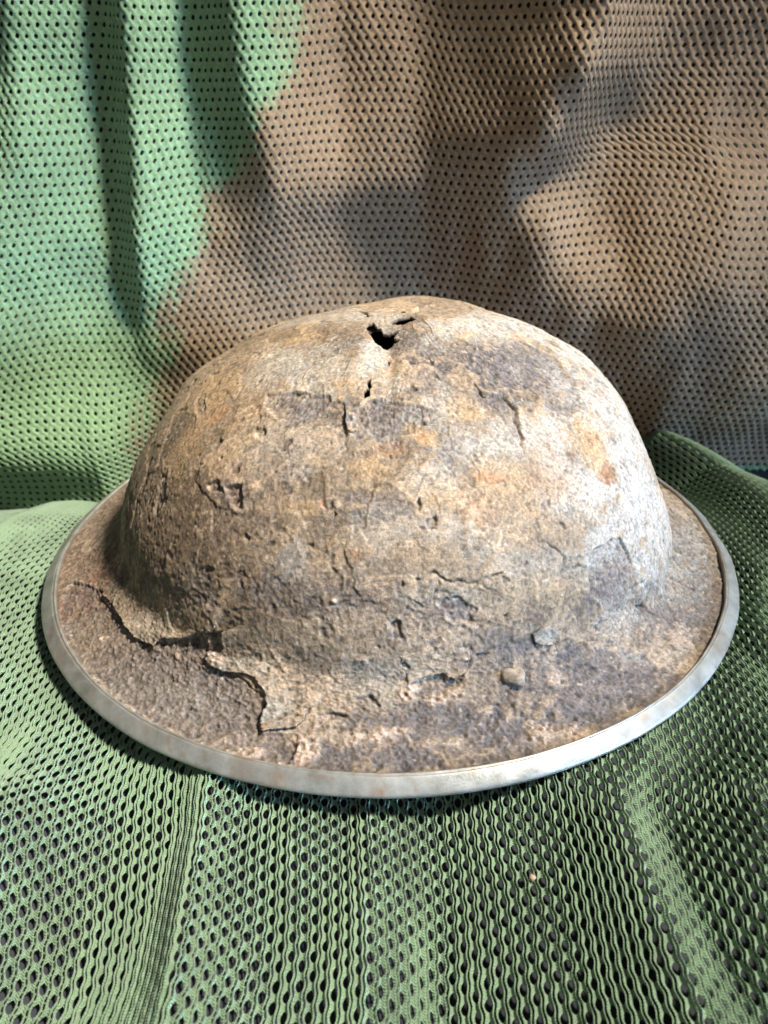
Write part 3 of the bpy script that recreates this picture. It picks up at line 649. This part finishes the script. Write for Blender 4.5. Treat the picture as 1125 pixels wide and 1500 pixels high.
def ell_r(X, c9):
    c9 = np.array(c9)*1e-4; a = c9[3:6]; b = c9[6:9]; d = X-c9[:3]
    nn = np.cross(a, b); nn = nn/np.linalg.norm(nn)
    return np.sqrt((d@a/(a@a))**2+(d@b/(b@b))**2+((d@nn)/.02)**2)
PAL = dict(tan=(.33, .245, .165), brown=(.155, .108, .072), redbrown=(.19, .105, .07), dark=(.105, .091, .088), grey=(.26, .235, .19), pale=(.37, .335, .285),
           ochre=(.35, .235, .125), orange=(.36, .18, .085), rust=(.20, .085, .035), crust=(.44, .33, .245))
PI_ = math.pi
TAN = np.array([.310, .224, .142])

_r = random.Random(11)
PITS = []
for _ in range(190):      # scattered corrosion pits
    b_ = _r.random()
    PITS.append((_r.uniform(-PI_-.3, .3), _r.uniform(.2, .66) if b_ < .8 else _r.uniform(.68, .94), _r.choice((.0005, .0006, .0007, .0009, .0012, .0016)), _r.uniform(.0003, .0008)))

def helmet_fields(T, S, X):
    """displacement along the normal (m) and base colour for points of the shell"""
    # ragged edges: look the marks up at a jittered place
    jx = (noise(X, .0075, 51)*.0011 + noise(X, .0028, 52)*.0007 + noise(X, .0012, 53)*.0003)
    jy = (noise(X, .0075, 54)*.0011 + noise(X, .0028, 55)*.0007 + noise(X, .0012, 56)*.0003)
    T2 = T+jx/.105; S2 = S+jy/.21
    X2 = surf(T2, S2)
    n_big = fbm(X, .030, 60, 2); n_mid = fbm(X, .010, 62, 3); n_sm = fbm(X, .0035, 65, 2); n_fi = noise(X, .0013, 68); n_gr = noise(X, .0007, 69)
    brim = sst(.62, .74, S)
    disp = .0005*n_big + .00018*n_mid
    C = np.tile(TAN, (len(T), 1))
    mot = np.clip(.5+.9*n_mid, 0, 1)[:, None]
    C = C*(1-.45*mot) + np.array([.20, .15, .105])*(.45*mot)
    C = C*(1-.45*brim[:, None]) + np.array([.19, .15, .118])*(.45*brim[:, None])
    rough = .24 + .70*brim
    lay = fbm(X2, .026, 101, 3, .55); lay2 = fbm(X2+.3, .013, 104, 2)
    k1 = sst(-.015, .02, lay-.12); k2 = sst(-.02, .03, lay2-.38)
    disp = disp+.00032*k1-.00030*k2; rough = rough+.35*(1-k1)
    C = C*(.80+.30*k1-.25*k2)[:, None]
    edge1 = np.exp(-((lay-.105)/.022)**2); disp = disp-.00010*edge1; C = C*(1-.20*edge1)[:, None]
    for kind, c9, st in STAINS:
        r = ell_r(X2, c9); near = r < 2.2
        if kind == 'orange': st *= .8
        if kind == 'rust': st *= .6
        if kind == 'dark' and c9[2] > 500: st *= .95
        wgt = np.zeros(len(T))
        wgt[near] = st*sst(1.22, .68, r[near]+.55*n_mid[near]+.50*n_sm[near]+.32*n_fi[near])
        tgt = np.array(PAL[kind])
        C = C+(tgt-C)*wgt[:, None]
        if kind == 'dark': rough = rough+.7*wgt; disp = disp-.00018*wgt
        if kind == 'pale': rough = rough*(1-.4*wgt)
    for poly, dep in ERODED:
        ix, d = dist_poly(X2, T2, S2, poly, True, .006)
        ins = inside(T2[ix], S2[ix], poly)
        sd = np.where(ins, d, -d)
        full = inside(T2, S2, poly)
        k = np.zeros(len(T)); k[full] = 1; k[ix] = sst(-.0002, .0003, sd)
        disp = disp-dep*1e-3*k
        rough = rough+.5*k
        C = C+(np.array([.135, .110, .096])-C)*((.75 if len(poly) > 12 else .55)*k*(.75+.35*n_sm))[:, None]
        lip = np.zeros(len(T)); lip[ix] = np.exp(-((sd+.0009)/.0007)**2); disp = disp+.00018*lip
        C = C+(np.array([.42, .34, .25])-C)*(.35*lip*(.5+.5*n_fi))[:, None]
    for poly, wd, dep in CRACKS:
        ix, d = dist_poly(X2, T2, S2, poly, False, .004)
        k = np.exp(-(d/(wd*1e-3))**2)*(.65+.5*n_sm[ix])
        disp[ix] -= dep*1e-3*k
        C[ix] += (np.array([.05, .04, .034])-C[ix])*(.8*np.clip(k, 0, 1))[:, None]  # cracks painted dark: rust grime plus shade too fine for the mesh
    for c9, dep in DENTS:
        r = ell_r(X, c9); disp = disp+dep*1e-3*np.exp(-(r*1.1)**2)
    for c9, st in CRUST:
        r = ell_r(X2, c9)
        k = sst(1.25, .6, r+.55*n_sm+.25*n_fi)*(r < 2.5)
        disp = disp+k*(.00075*st*(1+.6*n_sm)+.00035*n_fi)
        C = C+(np.array(PAL['crust'])-C)*(k*min(1, st*1.1))[:, None]
    for (pt, ps, pr, pd) in PITS:
        q0 = surf(np.array([pt]), np.array([ps]))[0]
        ix = np.where((np.abs(S2-ps) < .02) & (np.abs(T2-pt) < .04/max(ps, .3)))[0]
        if len(ix) == 0: continue
        d = np.linalg.norm((X2[ix]-q0), axis=1)/pr
        k = sst(1.25, .75, d+.35*n_fi[ix]+.2*n_sm[ix])
        disp[ix] -= pd*k; C[ix] += (np.array([.11, .085, .07])-C[ix])*(.65*k)[:, None]
    # corrosion grain, pits and scabs
    pit = sst(.55, .85, fbm(X, .0024, 74, 2)+.35*noise(X, .012, 71)) ; disp = disp-.00020*pit
    scab = sst(.55, .85, noise(X, .0045, 72)+.35*n_fi); disp = disp+.00018*scab*rough
    disp = disp+rough*(.00008*n_sm+.00016*n_fi+.00020*n_gr)
    C = C*np.clip(1+.40*n_fi*(.6+.4*np.clip(rough, 0, 1.2))+.36*n_gr+.24*n_sm, .30, 1.9)[:, None]
    C = C+(np.array([.09, .07, .06])-C)*(.45*pit)[:, None]
    speck = sst(.70, .95, noise(X, .0016, 73)); C = C+(np.array([.55, .48, .38])-C)*(.45*speck)[:, None]
    return disp, np.clip(C*(.77-.09*brim[:, None]), .012, .65), T2, S2

helmet = bpy.data.objects.new('helmet', None); col.objects.link(helmet); helmet.location = (0, 0, -.004); helmet.empty_display_size = .05
tag(helmet, 'rusted wide-brimmed steel helmet with holed crown and pale metal edging', 'helmet')
def hp(V): return np.asarray(V)-np.array([0, 0, -.004])      # world -> helmet local

def grid_surface(Tc, Sr, wrap):
    T, S = np.meshgrid(Tc, Sr); n, m_ = T.shape
    X = surf(T, S)
    e1 = 2e-4
    a = surf(T+e1, S)-surf(T-e1, S); b = surf(T, np.clip(S+e1, 0, 1))-surf(T, np.clip(S-e1, 0, 1))
    Nn = np.cross(b, a); Nn *= np.sign((Nn*(X-np.array([0, 0, -.05]))).sum(-1, keepdims=True))
    Nn /= np.linalg.norm(Nn, axis=-1, keepdims=True)+1e-12
    idx = np.arange(n*m_).reshape(n, m_)
    nxt = np.roll(idx, -1, 1) if wrap else idx[:, 1:]
    cur = idx if wrap else idx[:, :-1]
    Fq = np.stack([cur[:-1], cur[1:], nxt[1:], nxt[:-1]], -1).reshape(-1, 4)
    return T.ravel(), S.ravel(), X.reshape(-1, 3), Nn.reshape(-1, 3), Fq
PI = math.pi
Tc = np.concatenate([np.linspace(-PI-.5, .5, 1130, endpoint=False), np.linspace(.5, PI-.5, 130, endpoint=False)])
Sr = np.concatenate([np.linspace(.004, .60, 300, endpoint=False), np.linspace(.60, .992, 150)])
T, S, X, Nn, F = grid_surface(Tc, Sr, True)
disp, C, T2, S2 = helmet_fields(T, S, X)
disp = disp*sst(.003, .03, S)
disp = disp+(np.minimum(disp, -.0007)-disp)*sst(.952, .968, S)
Xd = X+Nn*disp[:, None]
fc = F[:, 0]; kill = np.zeros(len(F), bool)
for h in HOLES: kill |= inside((T+.6*(T2-T))[fc], (S+.6*(S2-S))[fc], h)
# walls of the rust holes, as thick as the sheet
ed = np.concatenate([F[kill][:, [0, 1]], F[kill][:, [1, 2]], F[kill][:, [2, 3]], F[kill][:, [3, 0]]])
key = np.sort(ed, 1); un, first, cnt = np.unique(key[:, 0].astype(np.int64)*len(X)+key[:, 1], return_index=True, return_counts=True)
be = ed[first[cnt == 1]]
F = F[~kill]
nb = np.unique(be); mp = np.full(len(X), -1); mp[nb] = len(X)+np.arange(len(nb))
Xd = np.concatenate([Xd, Xd[nb]-Nn[nb]*.0013]); C = np.concatenate([C, C[nb]*0+np.array([.10, .07, .05])])
F = np.concatenate([F, np.stack([be[:, 0], be[:, 1], mp[be[:, 1]], mp[be[:, 0]]], -1)])
Vc, Fc, Cc = compact(Xd, F, C)
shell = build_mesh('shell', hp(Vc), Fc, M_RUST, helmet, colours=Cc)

# inside of the shell, 1.6 mm further in
Ti, Si, Xi, Ni, Fi = grid_surface(np.linspace(-PI, PI, 240, endpoint=False), np.linspace(.01, .985, 110), True)
ki = np.zeros(len(Xi), bool)
for h in HOLES:
    hc = surf(*[np.array([np.mean([p[k] for p in h])]) for k in (0, 1)])[0]
    ki |= np.linalg.norm(Xi-hc, axis=1) < (.009 if len(h) > 5 else .003)
Fi = Fi[~ki[Fi].any(1)]
dd = np.zeros(len(Xi))
for c9, dep in DENTS: dd += dep*1e-3*np.exp(-(ell_r(Xi, c9)*1.1)**2)
Vi, Fi = compact(Xi-Ni*(.0030-dd)[:, None], Fi)
build_mesh('inner_surface', hp(Vi), Fi[:, ::-1], M_INNER, helmet)

# crown apex cap
Ta = np.linspace(-PI, PI, 60, endpoint=False)

# lifted flakes of the iron skin
for fi, (edge_, rest) in enumerate(FLAKES):
    poly = edge_+rest
    pa = np.array(poly); lo = pa.min(0)-(.02, .008); hi = pa.max(0)+(.02, .008)
    nt_ = int((hi[0]-lo[0])*.11/.00045); ns_ = int((hi[1]-lo[1])*.21/.00045)
    T, S, X, Nn, F = grid_surface(np.linspace(lo[0], hi[0], nt_), np.linspace(lo[1], hi[1], ns_), False)
    keepE = list(ERODED); big = fi < 2
    ERODED[:] = [e_ for e_ in ERODED if e_[1] not in (.7,)] if True else ERODED
    disp, C, T2, S2 = helmet_fields(T, S, X)
    ERODED[:] = keepE
    ix, d = dist_poly(X, T, S, edge_, False, .05)
    D = np.full(len(X), .05); D[ix] = d
    C = np.clip(C*1.10, 0, .6)
    lift = (.0015 if big else .0009)*np.exp(-D/(.0065 if big else .0025)) + .00025*noise(X, .004, 80+fi) - (.0004 if big else .0001) + .0004*np.exp(-D/.012)
    # it dives under the sound skin away from its free edge
    inn_ = inside(T2, S2, poly)
    fk = inn_[F].all(1); F = F[fk]
    top = X+Nn*(disp+lift)[:, None]
    bot = top-Nn*.0009
    n = len(X)
    # walls along open edges
    ed = np.concatenate([F[:, [0, 1]], F[:, [1, 2]], F[:, [2, 3]], F[:, [3, 0]]])
    key = np.sort(ed, 1); kk = key[:, 0].astype(np.int64)*n+key[:, 1]
    un, first, cnt = np.unique(kk, return_index=True, return_counts=True)
    be = ed[first[cnt == 1]]
    Fw = np.stack([be[:, 1], be[:, 0], be[:, 0]+n, be[:, 1]+n], -1)
    Fa = np.concatenate([F, F[:, ::-1]+n, Fw])
    Va, Fa, Ca = compact(np.concatenate([top, bot]), Fa, np.concatenate([C, C*.8]))
    build_mesh('flake', hp(Va), Fa, M_RUST, helmet, colours=Ca)

# folded metal edging
PR = np.array([(-.0066, .0000), (-.0065, .0018), (-.0063, .0024), (-.0059, .0027), (-.0055, .0026), (-.0053, .0021), (-.0051, .0023), (-.0048, .0022), (-.0043, .0019), (-.0027, .0008), (-.0012, -.0003), (-.0007, -.0007), (-.0003, -.0011), (-.0001, -.0016), (-.0002, -.0022), (-.0007, -.0027), (-.0014, -.0030), (-.0026, -.0031), (-.0060, -.0027)])
M = 900
a = np.linspace(0, 2*PI, M, endpoint=False)
ring = np.stack([np.cos(a), np.sin(a), 0*a], -1)
cx, cy = .152*np.cos(a), .14*np.sin(a)
nx, ny = np.cos(a)/.152, np.sin(a)/.14; nn = np.hypot(nx, ny); nx, ny = nx/nn, ny/nn
wob = 1+.10*noise(ring*.1, .03, 90)
dzw = .0007*noise(ring*.15, .035, 91)+.00012*noise(ring*.15, .008, 92)
V = []
for j, (dr, dz) in enumerate(PR):
    k = dr*wob if j < 6 else dr
    V.append(np.stack([cx+nx*(k+.0002*noise(ring*.15, .01, 93)), cy+ny*k, dz+dzw+.00006*noise(ring*.15+j*.003, .004, 94)], -1))
V = np.array(V); idx = np.arange(V.shape[0]*M).reshape(-1, M)
nx_ = np.roll(idx, -1, 1)
F = np.stack([idx[:-1], nx_[:-1], nx_[1:], idx[1:]], -1).reshape(-1, 4)
Vf = V.reshape(-1, 3)
stain = .30*sst(.35, .85, noise(Vf, .016, 95)+.5*noise(Vf, .002, 96)) + .5*sst(.62, .8, noise(Vf*np.array([1, 1, 6]), .0022, 99))
jj = np.repeat(np.arange(len(PR)), M)
stain = stain + .8*np.isin(jj, (0, 1, 5))*(.5+.5*noise(Vf, .006, 97))
for sx, sy, sr_ in ((-.037, -.134, .004), (.085, -.112, .0025), (.148, -.022, .003), (-.005, -.139, .003)):
    stain = stain+.8*np.exp(-((Vf[:, 0]-sx)**2+(Vf[:, 1]-sy)**2)/sr_**2)*(.5+.7*np.clip(noise(Vf, .0015, 98), -.5, 1))
build_mesh('rim', hp(Vf), F, M_RIM, helmet, extra={'stain': np.clip(stain, 0, 1)})

# rivet stub on the brim
(t0, s0), (t1, s1) = RIVET
pts = surf(np.array([t0, t1]), np.array([s0, s1])); A = pts[0]; ax = pts[1]-pts[0]; ax /= np.linalg.norm(ax)
nA = np.array([0, -.25, 1.0]); nA /= np.linalg.norm(nA); ax = ax-nA*(ax@nA); ax /= np.linalg.norm(ax); bx = np.cross(nA, ax)
V = []; R_ = [(-.0042, .0004), (-.0040, .0018), (-.0026, .0028), (0, .0029), (.0016, .0031), (.0028, .0031), (.0034, .0026), (.0036, .0014), (.0034, .0001)]
for d, r in R_:
    for k in range(20):
        g = 2*PI*k/20
        V.append(A+ax*d+(bx*math.cos(g)+nA*math.sin(g)*.8)*r+nA*.0004)
V = np.array(V); V = V+np.stack([noise(V, .0024, s)+.5*noise(V, .001, s+5) for s in (1, 2, 3)], -1)*.0006
idx = np.arange(len(V)).reshape(-1, 20); nx_ = np.roll(idx, -1, 1)
F = np.stack([idx[:-1], nx_[:-1], nx_[1:], idx[1:]], -1).reshape(-1, 4)
build_mesh('rivet', hp(V), F, M_RUST, helmet, colours=np.array([.20, .17, .135])*(1+.6*noise(V, .0015, 6))[:, None])['label'] = 'smooth grey rivet stub on the front brim'

# a crumb of rust fallen on the cloth in front
cx0, cy0 = .0395, -.1620
V = np.array([(-.0012, -.0004, 0), (-.0002, -.0009, 0), (.0010, -.0003, .0002), (.0007, .0007, .0001), (-.0006, .0006, 0), (-.0009, -.0002, .0007), (0, -.0006, .0008), (.0007, -.0001, .0007), (.0003, .0005, .0006), (-.0005, .0004, .0007)])
V[:, 1] *= 1.9
F = [(0, 1, 6, 5), (1, 2, 7, 6), (2, 3, 8, 7), (3, 4, 9, 8), (4, 0, 5, 9)]
F += [(5, 6, 7, 9), (9, 7, 8, 8)][:1] + [(0, 4, 3, 1)]
crumb = build_mesh('rust_crumb', V, np.array(F), M_RUST, smooth=False, colours=np.tile((.34, .26, .19), (len(V), 1)))
crumb.location = (cx0, cy0, float(seat_z(np.array([cx0]), np.array([cy0]))[0])+.0009)
tag(crumb, 'tiny tan crumb of rust lying on the green cloth before the helmet', 'crumb')
